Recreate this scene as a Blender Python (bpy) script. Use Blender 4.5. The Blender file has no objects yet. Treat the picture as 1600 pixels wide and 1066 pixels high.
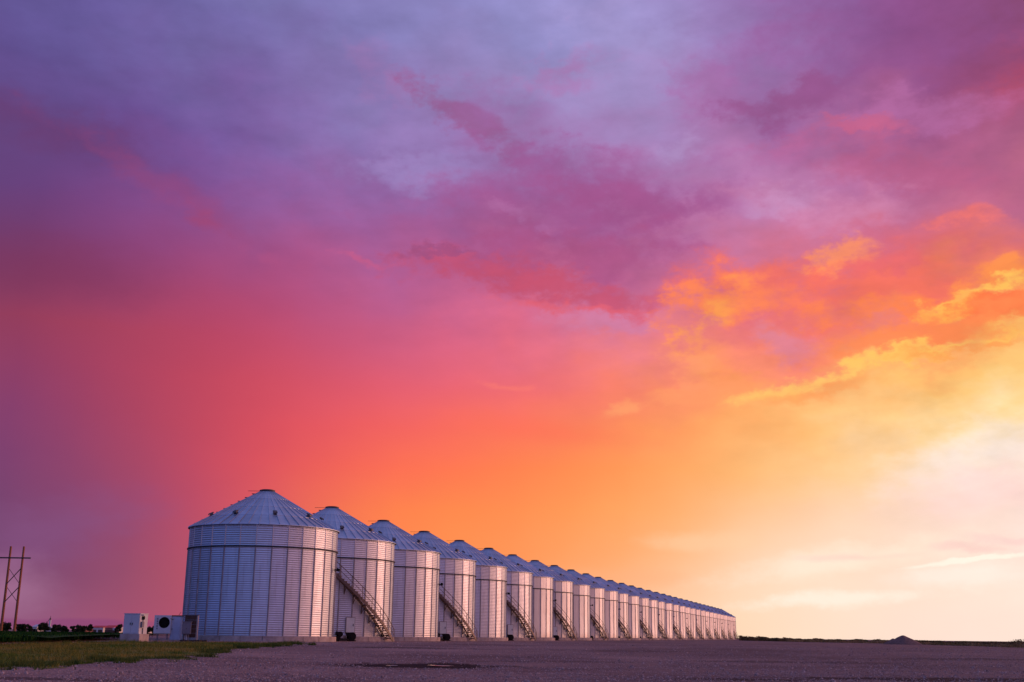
import bpy, math, random
from mathutils import Matrix, Vector, noise
rnd = random.Random(7)
R_, PI = math.radians, math.pi
sc = bpy.context.scene
COL = sc.collection

# ------------------------------------------------------------------ camera
F_PX, PITCH, ROLL, CAM_H = 1789.6, 0.2513, 0.0126, 0.33
cd = bpy.data.cameras.new('camera'); cam = bpy.data.objects.new('camera', cd); COL.objects.link(cam)
cd.sensor_width = 36; cd.lens = 36*F_PX/1600; cd.clip_start = 0.1; cd.clip_end = 30000
fw = Vector((0, math.cos(PITCH), math.sin(PITCH))); up0 = Vector((0, -math.sin(PITCH), math.cos(PITCH))); rt0 = Vector((1, 0, 0))
rt = rt0*math.cos(ROLL)+up0*math.sin(ROLL); up = up0*math.cos(ROLL)-rt0*math.sin(ROLL)
cam.matrix_world = Matrix(((rt.x, up.x, -fw.x, 0), (rt.y, up.y, -fw.y, 0), (rt.z, up.z, -fw.z, CAM_H), (0, 0, 0, 1)))
sc.camera = cam
sc.view_settings.view_transform = 'Standard'; sc.view_settings.look = 'None'
sc.view_settings.exposure = 0; sc.view_settings.gamma = 1; sc.view_settings.use_curve_mapping = False

def ray(px, py):
    """direction of the line of sight through a photo pixel (1600 x 1066)"""
    a, b = (px-800)/F_PX, (py-533)/F_PX
    return (fw + rt*a - up*b).normalized()
def azel(px, py):
    d = ray(px, py)
    return math.degrees(math.atan2(d.x, d.y)), math.degrees(math.asin(d.z))

# ------------------------------------------------------------------ sky colours (direction based: azimuth / elevation)
def lin(c):
    return tuple((v/255/12.92 if v/255 <= .04045 else ((v/255+.055)/1.055)**2.4) for v in c)
SKYX = [0, 200, 400, 600, 800, 1000, 1200, 1400, 1600]
SKYY = [0, 100, 200, 300, 400, 500, 600, 700, 800, 900, 980]
SKY = [
 [(98,85,148),(106,94,158),(120,112,172),(134,128,186),(144,140,198),(156,145,202),(150,115,175),(140,82,142),(136,72,115)],
 [(96,76,140),(106,87,150),(119,101,163),(137,122,180),(148,135,190),(163,145,200),(156,112,170),(145,84,142),(160,74,112)],
 [(98,68,125),(108,78,145),(125,95,160),(142,118,178),(155,125,180),(165,135,190),(165,108,162),(165,92,142),(168,88,125)],
 [(100,62,120),(125,72,135),(140,90,155),(152,98,160),(160,98,158),(172,110,165),(195,128,178),(195,112,155),(185,100,135)],
 [(118,55,98),(142,66,118),(163,78,130),(170,92,148),(180,92,140),(185,98,145),(212,115,145),(216,104,122),(232,118,96)],
 [(145,58,90),(168,65,95),(185,72,108),(195,92,135),(215,105,140),(220,122,152),(238,115,115),(250,130,95),(255,170,85)],
 [(135,60,105),(172,65,95),(205,75,95),(225,92,112),(240,108,115),(248,130,108),(255,158,102),(255,188,110),(255,214,142)],
 [(125,62,110),(165,68,100),(215,78,92),(248,102,88),(255,122,82),(255,150,88),(255,187,114),(255,213,160),(255,230,204)],
 [(118,66,110),(154,70,108),(215,85,95),(255,128,76),(255,143,80),(255,168,100),(255,200,153),(255,217,192),(255,222,211)],
 [(120,72,114),(150,75,107),(212,92,98),(255,138,84),(255,152,92),(255,180,128),(255,219,188),(255,225,203),(255,232,216)],
 [(146,92,128),(162,80,110),(200,95,110),(250,150,110),(255,165,110),(255,200,160),(255,222,192),(255,225,207),(255,228,213)]]
def cr(p0, p1, p2, p3, t):
    return .5*((2*p1)+(-p0+p2)*t+(2*p0-5*p1+4*p2-p3)*t*t+(-p0+3*p1-3*p2+p3)*t**3)
def locate(a, v):
    v = min(max(v, a[0]), a[-1]-1e-6)
    for i in range(len(a)-1):
        if v < a[i+1]: return i, (v-a[i])/(a[i+1]-a[i])
def table(px, py):
    i, t = locate(SKYX, px); j, s = locate(SKYY, py)
    cl = lambda k, n: min(max(k, 0), n-1)
    out = []
    for c in range(3):
        col = []
        for jj in range(j-1, j+3):
            row = SKY[cl(jj, len(SKYY))]
            col.append(cr(*[row[cl(ii, len(SKYX))][c] for ii in range(i-1, i+3)], t))
        out.append(min(max(cr(*col, s), 0), 255))
    return lin(out)
# the rest of the dome: dusk blue opposite the sunset, glow on the sunset side
EAZ = [-180, -120, -75, -45, 0, 45, 75, 120, 180]
EEL = [0, 15, 32, 55, 90]
ENV = [
 [(.22,.27,.72),(.10,.12,.42),(.06,.06,.22),(.14,.06,.17),(.6,.35,.25),(1.40,.92,.78),(1.5,.80,.66),(1.0,.50,.52),(.22,.27,.72)],
 [(.18,.25,.70),(.09,.13,.46),(.06,.07,.26),(.12,.07,.20),(.5,.25,.25),(1.25,.66,.45),(1.2,.56,.44),(.76,.36,.44),(.18,.25,.70)],
 [(.10,.20,.60),(.09,.16,.52),(.10,.11,.36),(.11,.09,.30),(.33,.28,.55),(.36,.12,.22),(.46,.17,.26),(.34,.22,.46),(.10,.20,.60)],
 [(.11,.25,.68),(.11,.23,.62),(.12,.20,.52),(.16,.17,.46),(.26,.25,.52),(.28,.17,.38),(.28,.19,.42),(.20,.24,.54),(.11,.25,.68)],
 [(.15,.24,.60)]*9]
def env(az, el):
    i, t = locate(EAZ, az); j, s = locate(EEL, el)
    t = t*t*(3-2*t)
    return tuple((ENV[j][i][c]*(1-t)+ENV[j][i+1][c]*t)*(1-s)+(ENV[j+1][i][c]*(1-t)+ENV[j+1][i+1][c]*t)*s for c in range(3))
def pix(az, el):
    a, e = R_(az), R_(el)
    d = Vector((math.sin(a)*math.cos(e), math.cos(a)*math.cos(e), math.sin(e)))
    k = d.dot(fw)
    if k < .2: return None
    return 800+d.dot(rt)/k*F_PX, 533-d.dot(up)/k*F_PX
def skycol(az, el):
    p = pix(az, max(el, .2))
    e = env(az, el)
    if p is None: return e
    dx = max(-p[0], p[0]-1600, 0); dy = max(-p[1], 0)
    w = max(0, 1-math.hypot(dx/520, dy/420)); w = w*w*(3-2*w)
    c = table(p[0], p[1])
    return tuple(c[k]*w+e[k]*(1-w) for k in range(3))

W = bpy.data.worlds.new('World'); sc.world = W; W.use_nodes = True
nt = W.node_tree; N = nt.nodes; L = nt.links; N.clear()
def nd(t, **kw):
    n = N.new(t)
    for k, v in kw.items(): setattr(n, k, v)
    return n
def math_(op, a, b=None, c=None, clamp=False):
    n = nd('ShaderNodeMath', operation=op, use_clamp=clamp)
    for i, v in enumerate((a, b, c)):
        if v is None: continue
        if isinstance(v, (int, float)): n.inputs[i].default_value = v
        else: L.new(v, n.inputs[i])
    return n.outputs[0]
def mixc(f, a, b):
    n = nd('ShaderNodeMix', data_type='RGBA')
    n.clamp_factor = True
    for s, v in ((n.inputs[0], f), (n.inputs[6], a), (n.inputs[7], b)):
        if hasattr(v, 'is_output'): L.new(v, s)
        elif isinstance(v, (int, float)): s.default_value = v
        else: s.default_value = (*v, 1)
    return n.outputs[2]
def maprange(v, a, b, c=0, d=1, kind='LINEAR'):
    n = nd('ShaderNodeMapRange', interpolation_type=kind)
    L.new(v, n.inputs[0])
    for i, q in enumerate((a, b, c, d)): n.inputs[i+1].default_value = q
    return n.outputs[0]
tc = nd('ShaderNodeTexCoord'); sep = nd('ShaderNodeSeparateXYZ'); L.new(tc.outputs['Generated'], sep.inputs[0])
az = math_('MULTIPLY', math_('ARCTAN2', sep.outputs[0], sep.outputs[1]), 180/PI)
el = math_('MULTIPLY', math_('ARCSINE', sep.outputs[2]), 180/PI)
comb = nd('ShaderNodeCombineXYZ'); L.new(az, comb.inputs[0]); L.new(el, comb.inputs[1])
AE = comb.outputs[0]
def noise2(scale, detail, rough, sx=1, sy=1, rot=0, off=(0, 0), dist=0):
    m = nd('ShaderNodeMapping'); L.new(AE, m.inputs[0])
    m.inputs[1].default_value = (off[0], off[1], 0); m.inputs[2].default_value = (0, 0, R_(rot)); m.inputs[3].default_value = (sx, sy, 1)
    n = nd('ShaderNodeTexNoise', noise_dimensions='2D'); L.new(m.outputs[0], n.inputs['Vector'])
    n.inputs['Scale'].default_value = scale; n.inputs['Detail'].default_value = detail; n.inputs['Roughness'].default_value = rough
    n.inputs['Distortion'].default_value = dist
    return n
nA = noise2(.17, 5, .5, 1, 1.4, -18, (3.1, 7.7))
nB = noise2(.40, 4, .52, .75, 1.4, -18, (11.3, 2.2))
nC = noise2(.55, 5, .55, .55, 1.2, -24, (5.0, 9.0))
# cloud region mask: upper and right part of this side of the sky is cloud, lower left is smooth rain haze
cm = math_('ADD', el, math_('MULTIPLY', az, .38))
cmask = maprange(cm, 9, 19, 0, 1, 'SMOOTHSTEP')
def vm(op, a, b):
    n = nd('ShaderNodeVectorMath', operation=op)
    for i, v in enumerate((a, b)):
        if v is None: continue
        if hasattr(v, 'is_output'): L.new(v, n.inputs[i if not (op == 'SCALE' and i == 1) else 3])
        elif isinstance(v, (int, float)): n.inputs[3].default_value = v
        else: n.inputs[i].default_value = v
    return n.outputs[0]
wA = vm('SUBTRACT', nA.outputs['Color'], (.5, .5, .5)); wB = vm('SUBTRACT', nB.outputs['Color'], (.5, .5, .5))
amp = math_('ADD', math_('MULTIPLY', cmask, 4.2), .9)
P1 = vm('ADD', AE, vm('SCALE', wA, amp))
P1 = vm('ADD', P1, vm('SCALE', wB, math_('MULTIPLY', cmask, 2.6)))
sp1 = nd('ShaderNodeSeparateXYZ'); L.new(P1, sp1.inputs[0])
azW, elW = sp1.outputs[0], sp1.outputs[1]
# base colours
AZS = [-180, -120, -75, -50, -38] + [-30+3*i for i in range(21)] + [38, 50, 75, 120, 180]
ELS = [0, 1.2, 2.5, 4, 6, 8, 10, 12, 14, 16, 18, 20, 22, 24, 26, 28, 30, 33, 37, 45, 60, 90]
def apos(a):      # piecewise: denser in the sunset quarter
    return (a+180)/360
fac = maprange(azW, -180, 180)
base = None
for i, e in enumerate(ELS):
    r = nd('ShaderNodeValToRGB'); cr_ = r.color_ramp; cr_.interpolation = 'LINEAR'
    while len(cr_.elements) > 1: cr_.elements.remove(cr_.elements[0])
    cr_.elements[0].position = 0; cr_.elements[0].color = (*skycol(AZS[0], e), 1)
    for a in AZS[1:]:
        q = cr_.elements.new(apos(a)); q.color = (*skycol(a, e), 1)
    L.new(fac, r.inputs[0])
    base = r.outputs[0] if base is None else mixc(maprange(elW, ELS[i-1], e), base, r.outputs[0])
# warped coordinate for the cloud features (finer, less displaced)
P2 = vm('ADD', AE, vm('SCALE', wA, math_('ADD', math_('MULTIPLY', cmask, 1.3), .5)))
P2 = vm('ADD', P2, vm('SCALE', wB, math_('ADD', math_('MULTIPLY', cmask, 1.5), .3)))
nD = noise2(1.3, 5, .6, .8, 1.2, -20, (1.0, 4.0))
P2 = vm('ADD', P2, vm('SCALE', vm('SUBTRACT', nD.outputs['Color'], (.5, .5, .5)), math_('MULTIPLY', cmask, 1.1)))
nCf = nC.outputs['Fac'] if 'Fac' in nC.outputs else nC.outputs[0]
edge = math_('ADD', math_('MULTIPLY', math_('SUBTRACT', nCf, .5), 1.7), math_('MULTIPLY', math_('SUBTRACT', nD.outputs[0], .5), .9))
# (x0,y0)-(x1,y1) axis, half thickness, colour, opacity, softness (0..1), ragged
FEAT = [
 # left streak
 (-60,150,250,262,34,(104,60,112),.75,.9,.6), (120,215,440,395,20,(150,70,120),.45,.9,.9), (285,325,350,362,12,(165,68,110),.5,.8,.8),
 (380,396,440,406,9,(188,84,130),.25,1,1.2), (-80,390,260,440,45,(122,50,88),.45,1,.4), (540,404,620,408,6,(205,92,135),.6,.8,.8),
 (-60,850,230,800,40,(132,82,132),.5,1,.5), (-80,925,90,925,40,(168,115,150),.65,1,.3), (-100,975,270,977,6,(135,66,115),.65,.6,.1),
 (560,60,600,150,26,(160,110,165),.35,1,1),
 # blue opening and its edges
 (560,262,765,262,26,(158,135,195),.8,.7,.5), (600,215,720,215,30,(150,125,185),.5,.9,.6),
 (600,120,640,165,16,(160,110,165),.4,.9,1), (650,140,830,250,24,(150,88,140),.8,.7,1), (700,150,860,190,30,(152,100,160),.5,.9,1), (760,240,940,270,30,(154,90,150),.75,.8,1),
 # big mauve cloud bank
 (640,295,1130,290,46,(158,90,148),.7,.85,1), (650,350,1110,330,42,(160,84,140),.75,.85,1), (700,390,1090,395,40,(168,80,128),.7,.8,1), (860,290,1060,330,22,(158,80,135),.6,.8,1),
 (760,330,870,345,14,(178,110,165),.6,.8,1), (640,405,900,450,24,(192,78,110),.75,.7,1), (740,440,1070,470,24,(200,82,110),.8,.7,1),
 (790,474,1030,486,10,(228,96,112),.7,.8,1), (640,392,740,395,5,(140,75,125),.5,.8,1),
 (860,498,1040,510,14,(208,128,168),.7,.8,.6),
 # upper centre
 (820,110,960,100,30,(168,118,175),.7,.7,1), (900,60,1090,50,30,(162,150,205),.5,.9,1), (1030,232,1100,222,20,(180,150,202),.55,.9,1),
 (1040,140,1200,150,34,(165,105,165),.6,.7,1), (1120,90,1340,60,40,(155,98,160),.5,.9,1),
 (1150,180,1340,120,26,(148,80,135),.75,.7,1), (1240,50,1640,0,60,(138,78,135),.5,.9,1), (1540,140,1640,95,40,(182,74,100),.6,.9,1),
 (1330,185,1560,160,24,(178,105,160),.7,.8,1), (1250,228,1560,278,34,(182,88,126),.55,.85,1), (1180,250,1320,240,20,(182,105,160),.5,.8,1),
 (1170,315,1280,302,20,(206,156,202),.5,.9,1), (1230,340,1440,310,28,(208,135,175),.6,.8,1), (1280,190,1420,200,10,(205,95,125),.5,.8,1),
 # orange bank
 (1060,430,1320,440,34,(246,112,94),.75,.7,1), (1240,470,1560,440,44,(246,112,92),.7,.8,1), (1050,500,1190,440,38,(255,132,80),.85,.6,1), (1075,520,1130,620,34,(255,150,95),.75,.7,1), (1090,590,1230,600,26,(255,152,92),.7,.8,1),
 (1075,535,1165,440,19,(255,160,82),.85,.85,1), (1060,455,1260,465,20,(255,135,88),.6,.9,1), (1075,560,1110,600,20,(255,158,105),.8,.7,1), (1258,404,1360,388,17,(255,148,92),.75,.75,1.3),
 (1430,352,1570,334,10,(245,118,108),.6,.95,1.2), (1180,520,1275,545,26,(222,130,150),.8,.7,.8), (1120,560,1300,590,26,(250,135,115),.6,.8,1),
 (1470,462,1660,392,18,(255,148,74),.8,.8,1.2), (1250,490,1500,475,14,(255,135,72),.7,.8,1), (1340,420,1480,400,16,(225,100,110),.6,.8,1), (1330,500,1460,520,12,(225,125,130),.55,.8,1), (1460,478,1640,425,11,(255,195,92),.9,.75,1.2),
 (1430,500,1520,480,10,(255,178,80),.8,.6,1), (1500,478,1640,495,16,(252,112,66),.85,.6,1), (1290,545,1640,490,22,(255,135,78),.8,.6,1),
 # bright rim under the bank
 (1170,634,1390,560,12,(255,196,106),.9,.85,1.2), (1330,572,1620,512,11,(255,196,96),.9,.85,1.2), (1400,592,1640,560,12,(255,196,112),.5,.9,1), (1290,545,1420,530,10,(255,140,88),.7,.8,1), (1400,560,1620,528,7,(255,152,80),.7,.8,1),
 (1200,640,1360,592,12,(255,160,90),.7,.7,.8), (935,648,1020,626,10,(255,168,108),.55,.9,1.2), (1000,625,1190,600,14,(255,155,102),.7,.7,1),
 (1040,560,1100,600,18,(255,150,110),.6,.7,1),
 # bright low sky
 (1400,748,1680,684,44,(255,236,228),.65,1,.5), (1400,785,1680,760,30,(255,215,208),.75,1,.5),
 (1130,905,1480,845,18,(255,238,216),.75,.9,.6), (1190,946,1490,922,9,(255,245,228),.7,.95,1), (1250,874,1420,862,5,(255,214,198),.7,.9,1),
 (1460,853,1570,857,5,(250,204,196),.6,.9,1.1), (1510,843,1660,842,6,(252,208,202),.6,.9,1.1), (1430,884,1620,862,3,(255,246,228),.9,.7,.8),
 (1380,905,1640,895,14,(255,243,230),.6,.9,.6), (880,900,1080,905,14,(255,178,130),.4,.9,.5), (1000,845,1200,850,14,(255,208,165),.5,.9,.6),
 # small streaks low centre
 (760,600,830,603,6,(255,125,112),.6,.9,.8), (700,655,1000,690,18,(255,108,88),.35,1,.5),
]
colr = base; P2c = P2
for fi, (x0, y0, x1, y1, th, c, op, soft, rag) in enumerate(FEAT):
    a0, a1 = azel(x0, y0), azel(x1, y1); mx, my = (a0[0]+a1[0])/2, (a0[1]+a1[1])/2
    dx, dy = a1[0]-a0[0], a1[1]-a0[1]; ang = math.atan2(dy, dx); hl = math.hypot(dx, dy)/2*1.12+.1; ht = th/F_PX*180/PI*1.25
    m = nd('ShaderNodeMapping', vector_type='TEXTURE')
    m.inputs[1].default_value = (mx, my, 0); m.inputs[2].default_value = (0, 0, ang); m.inputs[3].default_value = (hl, ht, 1)
    if fi % 5 == 4:      # keeps the evaluation order sequential (short shader stack)
        q = nd('ShaderNodeVectorMath', operation='MULTIPLY_ADD'); L.new(colr, q.inputs[0]); q.inputs[1].default_value = (1e-7,)*3; L.new(P2, q.inputs[2]); P2c = q.outputs[0]
    L.new(P2c, m.inputs[0])
    ln = nd('ShaderNodeVectorMath', operation='LENGTH'); L.new(m.outputs[0], ln.inputs[0])
    v = math_('MULTIPLY_ADD', edge, -rag, ln.outputs['Value'])
    f = maprange(v, 1+soft*.35, 1-soft, 0, op, 'SMOOTHSTEP')
    colr = mixc(f, colr, lin(c))
# soft billowing light and dark inside the clouds
mod = math_('MULTIPLY_ADD', math_('MULTIPLY', math_('SUBTRACT', nCf, .5), math_('ADD', math_('MULTIPLY', cmask, .34), .04)), 1.0, 1.0)
ms = nd('ShaderNodeVectorMath', operation='SCALE'); L.new(colr, ms.inputs[0]); L.new(mod, ms.inputs[3])
bg = nd('ShaderNodeBackground'); L.new(ms.outputs[0], bg.inputs[0]); bg.inputs[1].default_value = 1.0
# a thin share of clear dusk air from the Sky Texture
sky = nd('ShaderNodeTexSky', sky_type='NISHITA'); sky.sun_disc = False
SUN_AZ, SUN_EL = 67, 9
sky.sun_elevation = R_(SUN_EL); sky.sun_rotation = R_(SUN_AZ)
bg2 = nd('ShaderNodeBackground'); L.new(sky.outputs[0], bg2.inputs[0]); bg2.inputs[1].default_value = 0.002
add = nd('ShaderNodeAddShader'); L.new(bg.outputs[0], add.inputs[0]); L.new(bg2.outputs[0], add.inputs[1])
wo = nd('ShaderNodeOutputWorld'); L.new(add.outputs[0], wo.inputs[0])
W.cycles.sampling_method = 'MANUAL'; W.cycles.sample_map_resolution = 512

# ------------------------------------------------------------------ sun: low, behind thin cloud on the right
sl = bpy.data.lights.new('sun', 'SUN'); sl.energy = 1.45; sl.angle = R_(22); sl.color = (1, .45, .30)
so = bpy.data.objects.new('sun', sl); COL.objects.link(so)
sd = Vector((math.sin(R_(SUN_AZ))*math.cos(R_(SUN_EL)), math.cos(R_(SUN_AZ))*math.cos(R_(SUN_EL)), math.sin(R_(SUN_EL))))
so.rotation_euler = sd.to_track_quat('Z', 'Y').to_euler(); so.location = (60, 30, 40)

# ------------------------------------------------------------------ materials
def mat(name, col, rough=.8, metal=0, var=0, scale=1, detail=4, col2=None, bump=0, bscale=20, coord='Object', streak=None, spec=.5, objvar=0, dirt=None):
    m = bpy.data.materials.new(name); m.use_nodes = True
    t = m.node_tree; n = t.nodes; l = t.links; p = n['Principled BSDF']
    p.inputs['Roughness'].default_value = rough; p.inputs['Metallic'].default_value = metal
    p.inputs['Specular IOR Level'].default_value = spec
    c2 = col2 or tuple(v*(1-var) for v in col)
    co = n.new('ShaderNodeTexCoord')
    mp = n.new('ShaderNodeMapping'); l.new(co.outputs[coord], mp.inputs[0])
    if streak: mp.inputs[3].default_value = streak
    no = n.new('ShaderNodeTexNoise'); l.new(mp.outputs[0], no.inputs['Vector']); no.inputs['Scale'].default_value = scale; no.inputs['Detail'].default_value = detail; no.inputs['Roughness'].default_value = .62
    rp = n.new('ShaderNodeValToRGB'); rp.color_ramp.elements[0].position = .34; rp.color_ramp.elements[1].position = .66
    rp.color_ramp.elements[0].color = (*c2, 1); rp.color_ramp.elements[1].color = (*col, 1); l.new(no.outputs[0], rp.inputs[0])
    out = rp.outputs[0]
    if objvar:
        oi = n.new('ShaderNodeObjectInfo'); mr = n.new('ShaderNodeMapRange'); l.new(oi.outputs['Random'], mr.inputs[0]); mr.inputs[3].default_value = 1-objvar; mr.inputs[4].default_value = 1+objvar*.4
        hs = n.new('ShaderNodeVectorMath'); hs.operation = 'SCALE'; l.new(out, hs.inputs[0]); l.new(mr.outputs[0], hs.inputs[3]); out = hs.outputs[0]
    if dirt:      # dried mud splashed up from the foot, and a few drip stains
        sz = n.new('ShaderNodeSeparateXYZ'); l.new(co.outputs['Object'], sz.inputs[0])
        nn = n.new('ShaderNodeTexNoise'); nn.inputs['Scale'].default_value = 1.1; nn.inputs['Detail'].default_value = 6; ms_ = n.new('ShaderNodeMapping'); ms_.inputs[3].default_value = (2.2, 2.2, .25); l.new(co.outputs['Object'], ms_.inputs[0]); l.new(ms_.outputs[0], nn.inputs['Vector'])
        a_ = n.new('ShaderNodeMath'); a_.operation = 'MULTIPLY_ADD'; l.new(nn.outputs[0], a_.inputs[0]); a_.inputs[1].default_value = -2.4; l.new(sz.outputs[2], a_.inputs[2])
        f1 = n.new('ShaderNodeMapRange'); l.new(a_.outputs[0], f1.inputs[0]); f1.inputs[1].default_value = -.3; f1.inputs[2].default_value = -1.5; f1.inputs[4].default_value = .6
        f2 = n.new('ShaderNodeMapRange'); l.new(nn.outputs[0], f2.inputs[0]); f2.inputs[1].default_value = .60; f2.inputs[2].default_value = .72; f2.inputs[4].default_value = .30
        fm = n.new('ShaderNodeMath'); fm.operation = 'MAXIMUM'; l.new(f1.outputs[0], fm.inputs[0]); l.new(f2.outputs[0], fm.inputs[1])
        mxx = n.new('ShaderNodeMix'); mxx.data_type = 'RGBA'; l.new(fm.outputs[0], mxx.inputs[0]); l.new(out, mxx.inputs[6]); mxx.inputs[7].default_value = (*dirt, 1); out = mxx.outputs[2]
    l.new(out, p.inputs['Base Color'])
    if rough < .75:
        rr = n.new('ShaderNodeMapRange'); l.new(no.outputs[0], rr.inputs[0]); rr.inputs[3].default_value = min(rough+.12, 1); rr.inputs[4].default_value = max(rough-.1, 0); l.new(rr.outputs[0], p.inputs['Roughness'])
    if bump:
        b = n.new('ShaderNodeBump'); b.inputs['Strength'].default_value = bump; b.inputs['Distance'].default_value = .05
        n2 = n.new('ShaderNodeTexNoise'); l.new(co.outputs[coord], n2.inputs['Vector']); n2.inputs['Scale'].default_value = bscale; n2.inputs['Detail'].default_value = 5
        l.new(n2.outputs[0], b.inputs['Height']); l.new(b.outputs[0], p.inputs['Normal'])
    return m
M = {}
M['galv'] = mat('galvanised_sheet', (.64,.68,.76), .46, .77, .2, .5, 6, streak=(1.2,1.2,.35), objvar=.09, dirt=(.30,.22,.18))
M['galv_far'] = mat('galvanised_wall', (.60,.62,.68), .50, .75, .2, .5, 6, streak=(1.2,1.2,.35), objvar=.10, dirt=(.30,.22,.18))
M['roof'] = mat('galvanised_roof', (.52,.58,.68), .52, .85, .25, .6, 6, objvar=.14)
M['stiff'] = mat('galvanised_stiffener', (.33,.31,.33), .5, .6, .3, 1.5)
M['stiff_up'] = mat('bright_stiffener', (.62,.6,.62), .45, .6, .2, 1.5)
M['ring'] = mat('dark_ring_steel', (.07,.07,.08), .6, .4, .3, 2)
M['cap'] = mat('roof_cap_steel', (.045,.04,.045), .6, .3, .3, 2)
M['vent'] = mat('vent_steel', (.12,.11,.12), .55, .5, .4, 3)
M['stair'] = mat('stair_steel', (.15,.105,.09), .5, .35, .4, 3)  # dark silhouette look of the stairs is put into this colour
M['tread'] = mat('stair_tread_steel', (.50,.36,.26), .5, .35, .3, 4)  # paler and warmer than the stairs: lit look of treads put into colour
M['concrete'] = mat('foundation_concrete', (.46,.38,.35), .9, 0, 0, 1.2, 6, (.27,.21,.19), .5, 12)
M['white'] = mat('white_enamel', (.55,.55,.58), .45, 0, .12, 1.5, 5)
M['doorpaint'] = mat('pale_door_paint', (.60,.66,.66), .5, 0, .15, 2)
M['blue'] = mat('blue_grey_paint', (.38,.46,.62), .45, 0, .15, 2)
M['pgrey'] = mat('grey_box_paint', (.17,.165,.20), .5, 0, .2, 2)
M['black'] = mat('black_rubber', (.012,.011,.012), .85, 0, .3, 4, spec=.1)
M['board'] = mat('weathered_board', (.10,.05,.035), .85, 0, .4, 3, streak=(6,6,1))
M['wood'] = mat('pole_wood', (.40,.13,.05), .85, 0, .35, 2, streak=(6,6,.6))
M['pwire'] = mat('brace_wood', (.10,.06,.06), .8, 0, .3, 2)
M['leaf'] = mat('dark_tree_leaves', (.040,.045,.020), .9, 0, .4, .6, spec=.08)
M['bark'] = mat('tree_bark', (.06,.045,.035), .9, 0, .4, 3)
M['crop'] = mat('crop_leaves', (.022,.075,.010), .9, 0, 0, .25, 5, (.008,.030,.006), spec=.06)
M['grass'] = mat('grass_blades', (.26,.185,.04), .9, 0, 0, .2, 7, (.055,.115,.014), coord='Object', spec=.1)
M['grassg'] = mat('green_grass_blades', (.10,.12,.025), .9, 0, 0, .5, 6, (.045,.08,.015), spec=.1)
M['weed'] = mat('weeds', (.26,.15,.06), .9, 0, 0, .12, 5, (.05,.05,.02), spec=.1)
M['rubble'] = mat('dark_rubble', (.05,.03,.03), .9, 0, .5, 3)
M['redroof'] = mat('red_painted_roof', (.70,.05,.035), .6, 0, .2, .3)
M['bwall'] = mat('pale_shed_wall', (.62,.58,.55), .7, 0, .15, .3)
M['brown'] = mat('barn_wall', (.28,.12,.10), .8, 0, .2, .3)
M['pebble'] = mat('pebble_stone', (.50,.36,.33), .9, 0, 0, 7, 2, (.11,.068,.065), spec=.1)
M['pile'] = mat('piled_gravel', (.22,.115,.09), .95, 0, 0, 2.5, 6, (.11,.06,.05), .9, 9)
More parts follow.
